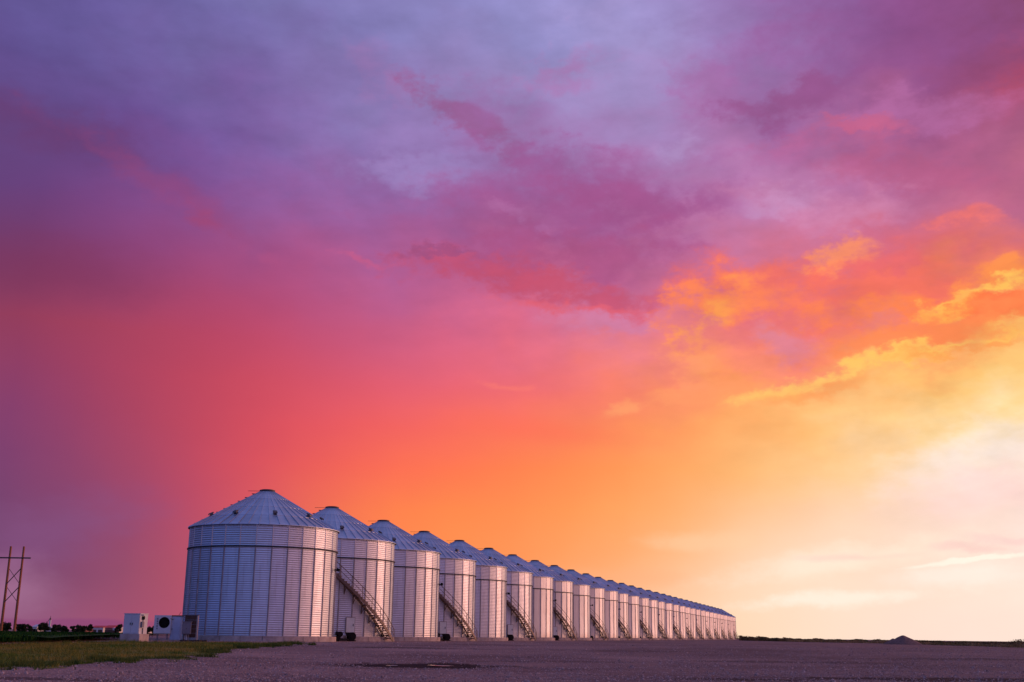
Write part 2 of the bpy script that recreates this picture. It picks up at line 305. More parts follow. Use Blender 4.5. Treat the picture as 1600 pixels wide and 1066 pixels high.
def ground_mat():
    m = bpy.data.materials.new('gravel_dirt'); m.use_nodes = True; t = m.node_tree; n = t.nodes; l = t.links; p = n['Principled BSDF']
    p.inputs['Roughness'].default_value = .93; p.inputs['Specular IOR Level'].default_value = .08
    co = n.new('ShaderNodeTexCoord')
    def nz(s, d, r=.6, mapping=None):
        q = n.new('ShaderNodeTexNoise'); q.inputs['Scale'].default_value = s; q.inputs['Detail'].default_value = d; q.inputs['Roughness'].default_value = r
        if mapping:
            mp = n.new('ShaderNodeMapping'); mp.inputs[3].default_value = mapping[0]; mp.inputs[2].default_value = (0, 0, mapping[1]); l.new(co.outputs['Object'], mp.inputs[0]); l.new(mp.outputs[0], q.inputs['Vector'])
        else: l.new(co.outputs['Object'], q.inputs['Vector'])
        return q.outputs[0]
    def mx(f, a, b, bt='MIX'):
        q = n.new('ShaderNodeMix'); q.data_type = 'RGBA'; q.blend_type = bt
        for s, v in ((q.inputs[0], f), (q.inputs[6], a), (q.inputs[7], b)):
            if hasattr(v, 'is_output'): l.new(v, s)
            elif isinstance(v, float): s.default_value = v
            else: s.default_value = (*v, 1)
        return q.outputs[2]
    def mr(v, a, b, c=0., d=1.):
        q = n.new('ShaderNodeMapRange'); l.new(v, q.inputs[0])
        for i, z in enumerate((a, b, c, d)): q.inputs[i+1].default_value = z
        return q.outputs[0]
    c = mx(mr(nz(.09, 5), .35, .65), (.19,.108,.098), (.41,.255,.22))
    sx = n.new('ShaderNodeSeparateXYZ'); l.new(co.outputs['Object'], sx.inputs[0])
    c = mx(mr(sx.outputs[0], -14, 16, 0., .45), c, (.135,.078,.078))                      # dark dirt yard, paler gravel towards the verge
    c = mx(mr(nz(.5, 6, .6, ((.35, 2.2, 1), R_(-12))), .56, .72, 0., .7), c, (.085,.058,.062))       # tyre tracks, damp
    c = mx(mr(nz(6, 4, .7), .45, .7, 0., .55), c, (.13,.105,.105))
    vo = n.new('ShaderNodeTexVoronoi'); vo.inputs['Scale'].default_value = 5.5; l.new(co.outputs['Object'], vo.inputs['Vector'])
    sp = mr(vo.outputs['Distance'], .10, .22, 1., 0.)
    vc = n.new('ShaderNodeSeparateColor'); l.new(vo.outputs['Color'], vc.inputs[0])
    sel = mr(vc.outputs[0], .6, .75)
    mm = n.new('ShaderNodeMath'); mm.operation = 'MULTIPLY'; l.new(sp, mm.inputs[0]); l.new(sel, mm.inputs[1])
    c = mx(mm.outputs[0], c, (.46,.41,.40))
    ed = nz(.55, 6, .65); ed2 = nz(2.3, 5, .6)
    for (px, py, rx, ry, rot, op) in DAMP:
        q = hit(px, py); mp = n.new('ShaderNodeMapping'); mp.vector_type = 'TEXTURE'; mp.inputs[1].default_value = (q.x, q.y, q.z); mp.inputs[2].default_value = (0, 0, R_(rot)); mp.inputs[3].default_value = (rx, ry, 50)
        l.new(co.outputs['Object'], mp.inputs[0]); ln = n.new('ShaderNodeVectorMath'); ln.operation = 'LENGTH'; l.new(mp.outputs[0], ln.inputs[0])
        a1 = n.new('ShaderNodeMath'); a1.operation = 'MULTIPLY_ADD'; l.new(ed, a1.inputs[0]); a1.inputs[1].default_value = 2.2; l.new(ln.outputs['Value'], a1.inputs[2])
        a2 = n.new('ShaderNodeMath'); a2.operation = 'MULTIPLY_ADD'; l.new(ed2, a2.inputs[0]); a2.inputs[1].default_value = .9; l.new(a1.outputs[0], a2.inputs[2])
        c = mx(mr(a2.outputs[0], 2.75, 2.2, 0., op), c, (.030,.018,.020))
    l.new(c, p.inputs['Base Color'])
    b = n.new('ShaderNodeBump'); b.inputs['Strength'].default_value = 1.0; b.inputs['Distance'].default_value = .16
    l.new(nz(2.6, 8, .72), b.inputs['Height']); l.new(b.outputs[0], p.inputs['Normal'])
    return m
def puddle_mat():
    m = mat('wet_mud', (.022,.016,.018), .9, 0, .3, 1.2); p = m.node_tree.nodes['Principled BSDF']; p.inputs['Roughness'].default_value = .8; p.inputs['Specular IOR Level'].default_value = .2
    return m
M['mud'] = puddle_mat()
M['water'] = mat('puddle_water', (.05,.04,.045), .06, 0, .2, 1)

# ------------------------------------------------------------------ mesh helpers
class MB:
    def __init__(s): s.v = []; s.f = []; s.m = []
    def add(s, vs, fs, mi=0):
        o = len(s.v); s.v += [tuple(v) for v in vs]; s.f += [tuple(i+o for i in f) for f in fs]; s.m += [mi]*len(fs); return s
    def box(s, c, d, rz=0, mi=0, mx=None):
        x, y, z = d[0]/2, d[1]/2, d[2]/2; ca, sa = math.cos(rz), math.sin(rz); vs = []
        for k in (-1, 1):
            for i, j in ((-1,-1),(1,-1),(1,1),(-1,1)):
                p = Vector((i*x, j*y, k*z))
                if mx: p = mx @ p
                p = (c[0]+p.x*ca-p.y*sa, c[1]+p.x*sa+p.y*ca, c[2]+p.z); vs.append(p)
        return s.add(vs, [(3,2,1,0),(4,5,6,7),(0,1,5,4),(1,2,6,5),(2,3,7,6),(3,0,4,7)], mi)
    def tube(s, a, b, r, r2=None, n=8, mi=0, caps=True):
        a, b = Vector(a), Vector(b); d = (b-a).normalized(); r2 = r if r2 is None else r2
        u = d.cross(Vector((0, 0, 1)) if abs(d.z) < .95 else Vector((1, 0, 0))).normalized(); w = d.cross(u)
        vs = [a+(u*math.cos(2*PI*i/n)+w*math.sin(2*PI*i/n))*r for i in range(n)]+[b+(u*math.cos(2*PI*i/n)+w*math.sin(2*PI*i/n))*r2 for i in range(n)]
        fs = [(i, (i+1) % n, n+(i+1) % n, n+i) for i in range(n)]
        if caps: fs += [tuple(range(n-1, -1, -1)), tuple(range(n, 2*n))]
        return s.add(vs, fs, mi)
    def path(s, pts, r, n=6, mi=0):
        for a, b in zip(pts[:-1], pts[1:]): s.tube(a, b, r, r, n, mi)
        return s
    def lathe(s, prof, n=48, mi=0, a0=0, a1=2*PI):
        full = abs(a1-a0-2*PI) < 1e-6; cnt = n if full else n+1
        vs = [(r*math.cos(a0+(a1-a0)*i/n), r*math.sin(a0+(a1-a0)*i/n), z) for (r, z) in prof for i in range(cnt)]
        fs = []
        for j in range(len(prof)-1):
            for i in range(n):
                k = (i+1) % cnt
                fs.append((j*cnt+i, j*cnt+k, (j+1)*cnt+k, (j+1)*cnt+i))
        return s.add(vs, fs, mi)
    def mesh(s, name, mats, smooth=False):
        me = bpy.data.meshes.new(name); me.from_pydata(s.v, [], s.f)
        for m in (mats if isinstance(mats, (list, tuple)) else [mats]): me.materials.append(m)
        me.polygons.foreach_set('material_index', s.m)
        if smooth: me.polygons.foreach_set('use_smooth', [True]*len(s.f))
        me.update(); return me
def obj(name, me, parent=None, loc=(0,0,0), rz=0, kind=None, label=None, cat=None, group=None):
    o = bpy.data.objects.new(name, me); COL.objects.link(o); o.location = loc; o.rotation_euler = (0, 0, rz)
    if parent: o.parent = parent
    if kind: o['kind'] = kind
    if label: o['label'] = label
    if cat: o['category'] = cat
    if group: o['group'] = group
    return o
def thing(name, label, cat, loc, rz=0, group=None):
    return obj(name, None, None, loc, rz, None, label, cat, group)

# ------------------------------------------------------------------ terrain
CX, CY, SP, TH, RAD, HW = -21.684, 102.515, 13.9248, 0.27, 6.4, 9.04
U = (math.sin(TH), math.cos(TH)); NL = (-U[1], U[0])
def sstep(t): t = min(max(t, 0), 1); return t*t*(3-2*t)
def ground_z(x, y):
    d = math.hypot(x, y)
    z = -1.2+.78*min(max((d-30)/65, 0), 1)
    sdl = (x-CX)*NL[0]+(y-CY)*NL[1]
    left = sstep((sdl-8)/35)
    z -= left*1.6*min(max((d-110)/700, 0), 1)
    right = sstep((-sdl-10)/40)
    z -= right*.6*min(max((d-260)/400, 0), 1)
    if 20 < d < 160 and sdl < -8 or d < 90:
        z += .035*noise.noise(Vector((x*.12, y*.12, 3)))+.022*noise.noise(Vector((x*.5, y*.5, 1)))+.026*noise.noise(Vector((x*1.1, y*1.1, 6)))+.02*max(0, noise.noise(Vector((x*.25+y*.1, y*.7, 12))))
    return z
def hit(px, py, dz=0):
    """where the sight line through a photo pixel meets the ground"""
    d = ray(px, py); o = Vector((0, 0, CAM_H)); t = 20
    while t < 4000:
        p = o+d*t
        if p.z < ground_z(p.x, p.y)+dz: return p
        t += .25 if t < 200 else 2
    return o+d*4000
def at(px, py, dist):
    d = ray(px, py); t = dist/math.hypot(d.x, d.y); return Vector((0, 0, CAM_H))+d*t
def axis(a, b, step, far, g=1.22):
    v = [a+step*i for i in range(int((b-a)/step)+1)]; s = step; q = v[-1]
    while q < far: s *= g; q += s; v.append(q)
    s = step; q = v[0]
    while q > -far: s *= g; q -= s; v.insert(0, q)
    return v
DAMP = [(660,1041,3.7,3.4,6,1.),(650,1013.5,4.2,2.0,4,.7),(1470,1062,7,1.6,2,.85),(1180,1063,3.6,1.0,2,.7),(60,1062,3.4,.8,-6,.6),(420,1030,3,1.2,4,.4),(900,1034,5,1.2,2,.4),(1250,1035,6,1.6,-3,.5),(1010,1018,6,2.4,3,.35),(1500,1030,6,2,2,.5)]
M['ground'] = ground_mat()
xs = axis(-46, 60, .42, 9000); ys = axis(27, 100, .42, 9000)
vs = [(x, y, ground_z(x, y)) for y in ys for x in xs]; nx = len(xs)
fs = [(j*nx+i, j*nx+i+1, (j+1)*nx+i+1, (j+1)*nx+i) for j in range(len(ys)-1) for i in range(nx-1)]
obj('ground', MB().add(vs, fs).mesh('ground', M['ground'], True), kind='structure')

def sheet(name, poly, m, lift, step, kind='structure', rag=.6, hfun=None, smooth=True):
    """a sheet over the ground inside an outline, ragged at its edge"""
    x0, x1 = min(p[0] for p in poly), max(p[0] for p in poly); y0, y1 = min(p[1] for p in poly), max(p[1] for p in poly)
    x0 -= 2; y0 -= 2; x1 += 2; y1 += 2; nx, ny = int((x1-x0)/step)+1, int((y1-y0)/step)+1
    def inside(x, y):
        x += rag*noise.noise(Vector((x*.9/rag if rag > 1 else x*1.1, y*1.1, 8)))*1.6; y += rag*noise.noise(Vector((x*1.1, y*1.1, 18)))*1.6
        c = False
        for i in range(len(poly)):
            a, b = poly[i], poly[i-1]
            if (a[1] > y) != (b[1] > y) and x < (b[0]-a[0])*(y-a[1])/(b[1]-a[1])+a[0]: c = not c
        return c
    idx = {}; vs = []; fs = []
    def vid(i, j):
        if (i, j) not in idx:
            x, y = x0+i*step, y0+j*step
            idx[(i, j)] = len(vs); vs.append((x, y, ground_z(x, y)+lift+(hfun(x, y) if hfun else 0)))
        return idx[(i, j)]
    for j in range(ny):
        for i in range(nx):
            if inside(x0+(i+.5)*step, y0+(j+.5)*step): fs.append((vid(i, j), vid(i+1, j), vid(i+1, j+1), vid(i, j+1)))
    return obj(name, MB().add(vs, fs).mesh(name, m, smooth), kind=kind), inside

# dry grass verge between the yard and the crop
gp = [hit(*p) for p in ((-160,1052),(0,1044),(85,1043),(148,1036),(212,1031),(276,1030),(330,1019),(400,1011),(472,1006.2),(400,1004.6),(300,1003.8),(185,1003.4),(0,1007.5),(-160,1009))]
gpoly = [(p.x, p.y) for p in gp]
verge, in_verge = sheet('grass_verge', gpoly, M['grass'], .012, .35, rag=1.5)
def blades(name, n, region, hmin, hmax, wid, m, test=None, kind='stuff', clump=0):
    mb = MB(); x0, x1, y0, y1 = region; c = 0; tries = 0
    while c < n and tries < n*30:
        tries += 1
        x, y = rnd.uniform(x0, x1), rnd.uniform(y0, y1)
        if test and not test(x, y): continue
        c += 1; z = ground_z(x, y); cl = .4+1.0*max(0, .5+noise.noise(Vector((x*.35, y*.35, 5))))
        for _ in range(3):
            bx, by = x+rnd.gauss(0, .05), y+rnd.gauss(0, .05); h = rnd.uniform(hmin, hmax)*cl; a = rnd.uniform(0, 2*PI); lx, ly = rnd.gauss(0, h*.35), rnd.gauss(0, h*.35)
            dx, dy = math.cos(a)*wid, math.sin(a)*wid
            mb.add([(bx-dx, by-dy, z), (bx+dx, by+dy, z), (bx+lx, by+ly, z+h)], [(0, 1, 2)])
    return obj(name, mb.mesh(name, m), kind=kind)
gx = [p[0] for p in gpoly]; gy = [p[1] for p in gpoly]
g1 = blades('dry_grass', 16000, (min(gx), max(gx), min(gy), max(gy)), .06, .20, .012, M['grass'], in_verge); g1['label'] = 'short dry olive grass growing on the verge at the left'; g1['category'] = 'grass'
def near_edge(x, y):
    if in_verge(x, y): return not in_verge(x+.3, y-1.6) and noise.noise(Vector((x*.3, y*.3, 2))) > -.15
    if in_verge(x-.3, y+4.5): return noise.noise(Vector((x*.8, y*.8, 9))) > .34
    return in_verge(x-.3, y+1.4) and noise.noise(Vector((x*.5, y*.5, 9))) > .12
g2 = blades('green_grass', 7000, (min(gx), max(gx)+1, min(gy)-2, max(gy)), .08, .24, .014, M['grassg'], near_edge); g2['label'] = 'greener grass tufts along the ragged edge of the gravel'; g2['category'] = 'grass'

# crop field: a dense low mass of dark green leaves
cpoly = [(p.x, p.y) for p in [hit(-260, 1012), hit(0, 1007.2), hit(180, 1000.2), hit(240, 998)]]
cpoly = cpoly + [(-34, 100), (-44, 125), (-60, 180), (-95, 320), (-125, 470), (-330, 800), (-760, 800), (-420, 430), (-160, 140)]
def crop_h(x, y): return .42+.16*noise.noise(Vector((x*.8, y*.8, 0)))+.10*noise.noise(Vector((x*2.6, y*2.6, 4)))
cf, in_crop = sheet('crop_field', [p for p in cpoly], M['crop'], 0, 2.4, kind='stuff', rag=.8, hfun=crop_h, smooth=False)
cf['label'] = 'dark green crop field stretching from the grass verge to the tree line'; cf['category'] = 'crop'
mb = MB(); c = 0
while c < 60000:
    t = rnd.random()**2; y = 62+t*120; x = rnd.uniform(-y*.62, -24)
    if not in_crop(x, y): continue
    c += 1; z = ground_z(x, y); h = rnd.uniform(.3, .60); a = rnd.uniform(0, 2*PI); l = rnd.uniform(.04, .10)
    dx, dy = math.cos(a)*l, math.sin(a)*l
    mb.add([(x, y, z+h*.2), (x+dx, y+dy, z+h*.8), (x+dx*1.7, y+dy*1.7, z+h), (x+dx*.5-dy*.3, y+dy*.5+dx*.3, z+h*.9)], [(0, 1, 2, 3)])
o = obj('crop_plants', mb.mesh('crop_plants', M['crop']), kind='stuff', label='leafy green crop plants along the near side of the field', cat='crop')

# loose stones on the yard
PUD = hit(660, 1041)
mb = MB()
for i in range(70000):
    t = rnd.random(); py = 1003+63*t**.8; px = rnd.uniform(-30, 1640)
    d = ray(px, py); 
    dd = (CAM_H+1.0)/max(-d.z, .004)
    if dd > 130: continue
    x, y = d.x*dd, d.y*dd; s = rnd.uniform(.012, .032)*(2.0 if rnd.random() < .05 else 1)*(1+dd/150)
    if ((x-PUD.x)/2.4)**2+((y-PUD.y)/2.3)**2 < 1+.8*noise.noise(Vector((x, y, 2))): continue
    if noise.noise(Vector((x*.3, y*.5, 31))) < rnd.uniform(-.5, .35) and rnd.random() < .8: continue
    if in_verge(x, y) or math.hypot(x-CX, y-CY) < 7.2: continue
    z = ground_z(x, y); a = rnd.uniform(0, PI); ca, sa = math.cos(a)*s, math.sin(a)*s; q = rnd.uniform(.5, .9)
    mb.add([(x+ca, y+sa, z), (x-sa*q, y+ca*q, z), (x-ca, y-sa, z), (x+sa*q, y-ca*q, z), (x+ca*.2, y, z+s*rnd.uniform(.5, 1))], [(0,1,4),(1,2,4),(2,3,4),(3,0,4)])
obj('loose_gravel', mb.mesh('loose_gravel', M['pebble']), kind='stuff', label='pale loose stones scattered over the gravel yard', cat='gravel')

# wet hollows
def blob(name, cx_, cy_, rx, ry, m, lift, seed, rot=0, n=60):
    vs = [(0, 0)]
    for i in range(n):
        a = 2*PI*i/n; k = 1+.35*noise.noise(Vector((math.cos(a)*1.6, math.sin(a)*1.6, seed)))+.15*noise.noise(Vector((math.cos(a)*5, math.sin(a)*5, seed)))
        vs.append((math.cos(a)*rx*k, math.sin(a)*ry*k))
    out = []; c, s_ = math.cos(rot), math.sin(rot)
    ring = [(0., 0.)]+[(v[0]*f, v[1]*f) for f in (.33, .66, 1.) for v in vs[1:]]
    for x, y in ring:
        X, Y = cx_+x*c-y*s_, cy_+x*s_+y*c; out.append((X, Y, ground_z(X, Y)+lift))
    fs = [(0, 1+i, 1+(i+1) % n) for i in range(n)]+[(1+k*n+i, 1+(k+1)*n+i, 1+(k+1)*n+(i+1) % n, 1+k*n+(i+1) % n) for k in (0, 1) for i in range(n)]
    return obj(name, MB().add(out, fs).mesh(name, m, True), kind='structure')
p = hit(688, 1041.5); blob('puddle', p.x, p.y, .5, .3, M['water'], .024, 2)
p = hit(612, 1041); blob('puddle', p.x, p.y, .25, .2, M['water'], .024, 5)

# ------------------------------------------------------------------ grain silos
NB, NR = 30, 48
DB = 2*PI/NB; SPLIT = HW*.80
EAVE_R, CAP_R, ROOF_T = 6.52, .62, 12.36
slope = (ROOF_T-HW)/(EAVE_R-CAP_R)
def panel_mesh(z0, z1, name, pitch=.18, amp=.021, seg=3):
    rows = []; n = int(round((z1-z0)/pitch)); 
    for i in range(n*4+1):
        z = z0+(z1-z0)*i/(n*4); rows.append((RAD+amp*math.sin(2*PI*i/4), z))
    mb = MB(); vs = []
    for r, z in rows:
        for k in range(seg+1):
            a = DB*(k/seg); flat = math.cos(DB/2)/math.cos(a-DB/2); rr = r*(1-.55*(1-flat)); vs.append((rr*math.cos(a), rr*math.sin(a), z))
    fs = [(j*(seg+1)+k, j*(seg+1)+k+1, (j+1)*(seg+1)+k+1, (j+1)*(seg+1)+k) for j in range(len(rows)-1) for k in range(seg)]
    return mb.add(vs, fs).mesh(name, M['galv'], True)
def stiff_shape(mb, z0, z1, w, d, a=0):
    c, s_ = math.cos(a), math.sin(a); r0 = RAD-.01
    pts = [(r0, -w/2), (r0+d, -w/2*.6), (r0+d, w/2*.6), (r0, w/2)]
    vs = [(x*c-y*s_, x*s_+y*c, z) for z in (z0, z1) for x, y in pts]
    return mb.add(vs, [(0,1,5,4),(1,2,6,5),(2,3,7,6),(4,5,6,7),(3,2,1,0)])
def roof_shape(mb, a=0):
    da = 2*PI/NR; w = .045
    def P(r, ang, dz): return (r*math.cos(ang), r*math.sin(ang), HW+.03+(EAVE_R-r)*slope+dz)
    # three courses, each a little higher than the one below so the lap shows
    rs = [EAVE_R+.06, 4.95, 3.45, 2.0, CAP_R*.9]
    for k in range(4):
        ra, rb = rs[k]+(.07 if k else 0), rs[k+1]; dz = .028*k
        e = w/ra
        vs = [P(ra, a, dz), P(ra, a+da, dz), P(rb, a+da, dz), P(rb, a, dz), P(ra, a, dz-.045), P(ra, a+da, dz-.045)]
        mb.add(vs, [(0,1,2,3),(4,5,1,0)])
    # rib along one edge
    ra, rb = rs[0], rs[-1]; 
    vs = []
    for r, hh in ((ra, .075), (rb, .06)):
        e = w/2/r; vs += [P(r, a-e, -.01), P(r, a-e*.6, hh+(.05 if r == rb else 0)), P(r, a+e*.6, hh+(.05 if r == rb else 0)), P(r, a+e, -.01)]
    mb.add(vs, [(0,1,5,4),(1,2,6,5),(2,3,7,6),(0,3,2,1)])
    return mb
me_lo = panel_mesh(0.0, SPLIT, 'wall_panel'); me_hi = panel_mesh(SPLIT, HW, 'upper_wall_panel')
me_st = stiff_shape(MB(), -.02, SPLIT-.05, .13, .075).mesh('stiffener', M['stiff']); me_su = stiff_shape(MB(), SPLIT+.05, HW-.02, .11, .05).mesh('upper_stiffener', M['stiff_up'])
me_rp = roof_shape(MB()).mesh('roof_panel', M['roof'])
# foundation: ring of concrete with formed joints
fb = MB()
for i in range(24):
    a0, a1 = 2*PI*i/24+.004, 2*PI*(i+1)/24-.004; r = 6.72+.02*rnd.uniform(-1, 1)
    fb.lathe([(r+.02, -.9), (r, -.03), (r-.03, 0), (6.2, 0)], 4, 0, a0, a1)
fb.lathe([(6.66, -.9), (6.66, -.02), (.1, -.02)], 48)
me_fd = fb.mesh('foundation', M['concrete'])
def ring_mesh(r, z, t, name, m, n=90): return MB().lathe([(r-.04, z-t), (r+t*.7, z-t), (r+t, z), (r+t*.7, z+t), (r-.04, z+t)], n).mesh(name, m, True)
me_wr = ring_mesh(RAD+.07, SPLIT, .055, 'wind_ring', M['ring']); me_er = MB().lathe([(RAD-.1, HW-.03), (RAD+.05, HW-.05), (EAVE_R+.04, HW-.035), (EAVE_R+.04, HW+.0), (RAD-.1, HW+.03)], 96).mesh('eave_ring', M['ring'], True)
cz = HW+.03+(EAVE_R-CAP_R)*slope
me_cap = MB().lathe([(CAP_R-.03, cz-.1), (CAP_R-.03, cz+.10), (CAP_R+.06, cz+.08), (CAP_R+.06, cz+.20), (CAP_R*.8, cz+.25), (.01, cz+.27)], 28).mesh('roof_cap', M['cap'], False)
me_lid = MB().box((-1.0, .1, cz+.14), (1.5, .07, .03)).box((-.5, .1, cz+.1), (.05, .07, .12)).mesh('lid_arm', M['cap'])
vb = MB()   # gooseneck roof vent
vb.box((0, 0, .06), (.40, .42, .12)).box((.02, 0, .22), (.34, .34, .22)); vb.add([(-.28,-.27,.30),(.42,-.27,.24),(.42,.27,.24),(-.28,.27,.30),(-.22,-.22,.44),(.30,-.24,.42),(.30,.24,.42),(-.22,.22,.44)], [(3,2,1,0),(4,5,6,7),(0,1,5,4),(1,2,6,5),(2,3,7,6),(3,0,4,7)])
me_vent = vb.mesh('roof_vent', M['vent'])
def ladder_step(mb, i):   # roof ladder: plates up the slope
    r = 5.95-i*.6; z = HW+.03+(EAVE_R-r)*slope
    return mb.box((r, 0, z+.15), (.34, .55, .03)).box((r-.1, .2, z+.07), (.03, .03, .16)).box((r-.1, -.2, z+.07), (.03, .03, .16))
me_steps = [ladder_step(MB(), i).mesh('step', M['vent']) for i in range(9)]
lb = MB(); steps_all = MB()
for sy in (-.2, .2): lb.tube((6.2, sy, HW+.10+(EAVE_R-6.2)*slope), (.9, sy, HW+.10+(EAVE_R-.9)*slope), .03, n=5)
for i in range(9): ladder_step(steps_all, i)
me_lad = lb.mesh('roof_ladder', M['vent']); me_stepall = steps_all.mesh('steps', M['vent'])
me_fl = MB().box((RAD+.22, 0, 0), (.45, .05, .05)).box((RAD+.40, 0, .0), (.24, .34, .26), mx=Matrix.Rotation(R_(20), 3, 'Y')).box((RAD+.14, 0, -.05), (.06, .16, .28)).mesh('floodlight', M['black'])
# access door
db = MB(); a = 0
db.box((RAD+.07, 0, 1.05), (.10, .80, 1.30)); me_dr = db.mesh('access_door', M['doorpaint'])
me_drf = MB().box((RAD+.05, 0, 1.73), (.12, .92, .06)).box((RAD+.05, 0, .37), (.12, .92, .06)).box((RAD+.05, -.43, 1.05), (.12, .06, 1.3)).box((RAD+.05, .43, 1.05), (.12, .06, 1.3)).mesh('frame', M['stiff'])
me_drh = MB().box((RAD+.15, .26, 1.05), (.06, .05, .22)).mesh('handle', M['ring'])
# stairs
ST0, ST1 = R_(-20), R_(-106); NS = 40; RI, RO = RAD+.16, RAD+.92
def st_a(t): return ST0+(ST1-ST0)*t
def st_z(t): return -.30+(HW-.1+.30)*t
def P3(r, a, z): return (r*math.cos(a), r*math.sin(a), z)
def stringer(mb, r, depth=.30, w=.06, n=48):
    vs = []
    for i in range(n+1):
        t = i/n; a = st_a(t); z = st_z(t)
        vs += [P3(r-w/2, a, z-depth), P3(r+w/2, a, z-depth), P3(r+w/2, a, z+.03), P3(r-w/2, a, z+.03)]
    fs = [(4*i+k, 4*i+(k+1) % 4, 4*i+4+(k+1) % 4, 4*i+4+k) for i in range(n) for k in range(4)]
    return mb.add(vs, fs)
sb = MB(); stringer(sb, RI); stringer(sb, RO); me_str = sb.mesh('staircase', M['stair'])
def tread(mb, i):
    t = (i+.5)/NS; a = st_a(t); z = st_z((i+1)/NS)
    # plate with a turned-down nosing, radial
    c, s_ = math.cos(a), math.sin(a); rm = (RI+RO)/2
    mb.box((rm*c, rm*s_, z), (RO-RI-.05, .25, .035), a)
    a2 = a+.115/rm; mb.box((rm*math.cos(a2), rm*math.sin(a2), z-.055), (RO-RI-.05, .02, .09), a)
    return mb
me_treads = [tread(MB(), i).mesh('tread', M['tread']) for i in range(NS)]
def post(mb, i):
    t = i/10+.012; a = st_a(t); z = st_z(t); return mb.tube(P3(RO+.02, a, z-.15), P3(RO+.02, a, z+1.05), .032, n=5)
me_posts = [post(MB(), i).mesh('rail_post', M['stair']) for i in range(10)]
hb = MB()
for hgt in (1.05, .55):
    hb.path([P3(RO+.02, st_a(i/40), st_z(i/40)+hgt) for i in range(41)], .034 if hgt > 1 else .024, 5)
hb.path([P3(RO+.02, st_a(0)+.02, z) for z in (-.25, .75)], .022, 5)
me_hr = hb.mesh('handrail', M['stair'])
def bracket(mb, i):
    t = .08+i*.095; a = st_a(t); z = st_z(t)-.22
    for da in (-.004, .004): pass
    c, s_ = math.cos(a), math.sin(a)
    mb.tube(P3(RAD, a, z-.02), P3(RO, a, z-.02), .04, n=4); mb.tube(P3(RAD+.03, a, z-.70), P3(RO-.1, a, z-.04), .035, n=4); mb.box(P3(RAD+.05, a, z-.36), (.05, .09, .8), a)
    return mb
me_brk = [bracket(MB(), i).mesh('bracket', M['stair']) for i in range(10)]
def joined(fn, cnt, name, m):
    mb = MB()
    for i in range(cnt): fn(mb, i)
    return mb.mesh(name, m)
me_tr_all = joined(tread, NS, 'treads', M['tread']); me_po_all = joined(post, 10, 'rail_posts', M['stair']); me_br_all = joined(bracket, 10, 'brackets', M['stair'])
# joined versions for silos too far away to tell the pieces apart
wb = MB(); stb = MB(); sub = MB(); rb_ = MB(); vv = []
for i in range(NB):
    a0 = i*DB
    for (z0, z1) in ((0, SPLIT), (SPLIT, HW)):
        vs = []
        n = int(round((z1-z0)/.18))*2
        for j in range(n+1):
            z = z0+(z1-z0)*j/n; r = RAD+(.014 if j % 2 else -.014)
            for k in range(3):
                a = a0+DB*k/2; flat = math.cos(DB/2)/math.cos(a-a0-DB/2); rr = r*(1-.55*(1-flat)); vs.append((rr*math.cos(a), rr*math.sin(a), z))
        wb.add(vs, [(j*3+k, j*3+k+1, j*3+k+4, j*3+k+3) for j in range(n) for k in (0, 1)])
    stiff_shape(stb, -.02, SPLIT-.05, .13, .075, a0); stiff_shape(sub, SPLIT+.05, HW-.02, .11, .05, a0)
for i in range(NR): roof_shape(rb_, i*2*PI/NR)
me_wall = wb.mesh('wall', M['galv_far'], True); me_sta = stb.mesh('stiffeners', M['stiff']); me_sua = sub.mesh('upper_stiffeners', M['stiff_up']); me_roof = rb_.mesh('roof', M['roof'])

ORD = 'first second third fourth fifth sixth seventh eighth ninth tenth eleventh twelfth thirteenth fourteenth fifteenth sixteenth seventeenth eighteenth nineteenth twentieth'.split()
def ordw(k):
    if k <= 20: return ORD[k-1]
    if k < 30: return 'twenty-'+ORD[k-21]
    if k == 30: return 'thirtieth'
    return 'thirty-'+ORD[k-31]
NEAR = 6
vent_a = [R_(-78.1+9+40*k) for k in range(9)]
def make_silo(near, loc, rz):
    t = thing('grain_silo', 'x', 'silo', loc, rz, 'grain silos standing in one long row')
    obj('foundation', me_fd, t)
    if near:
        for i in range(NB):
            obj('wall_panel', me_lo, t, rz=i*DB); obj('upper_wall_panel', me_hi, t, rz=i*DB)
            obj('stiffener', me_st, t, rz=i*DB); obj('upper_stiffener', me_su, t, rz=i*DB)
        for i in range(NR): obj('roof_panel', me_rp, t, rz=i*2*PI/NR)
    else:
        obj('wall', me_wall, t); obj('stiffeners', me_sta, t, kind='stuff'); obj('upper_stiffeners', me_sua, t, kind='stuff'); obj('roof', me_roof, t)
    obj('wind_ring', me_wr, t); obj('eave_ring', me_er, t)
    c = obj('roof_cap', me_cap, t); obj('lid_arm', me_lid, c)
    for a in vent_a:
        r = 4.8; v = obj('roof_vent', me_vent, t, (r*math.cos(a), r*math.sin(a), HW+.05+(EAVE_R-r)*slope)); v.rotation_euler = (0, math.atan(slope)*.8, a); v.scale = (.68, .68, .62)
    ld = obj('roof_ladder', me_lad, t, rz=R_(-78-97))
    if near:
        for q in me_steps: obj('step', q, ld)
    else: obj('steps', me_stepall, ld, kind='stuff')
    return t
def children(o): return [c for c in bpy.data.objects if c.parent == o]
def copy_tree(o, parent=None, kids=None):
    c = o.copy(); COL.objects.link(c)
    if parent: c.parent = parent
    for ch in (kids or KIDS).get(o.name, []): copy_tree(ch, c, kids)
    return c
KIDS = {}
def index_kids():
    KIDS.clear()
    for o in bpy.data.objects:
        if o.parent: KIDS.setdefault(o.parent.name, []).append(o)
def silo_xy(k): return CX+k*SP*U[0], CY+k*SP*U[1]
protoN = make_silo(True, (CX, CY, 0), 0)
x, y = silo_xy(NEAR); protoF = make_silo(False, (x, y, 0), 0)
index_kids()
silos = []
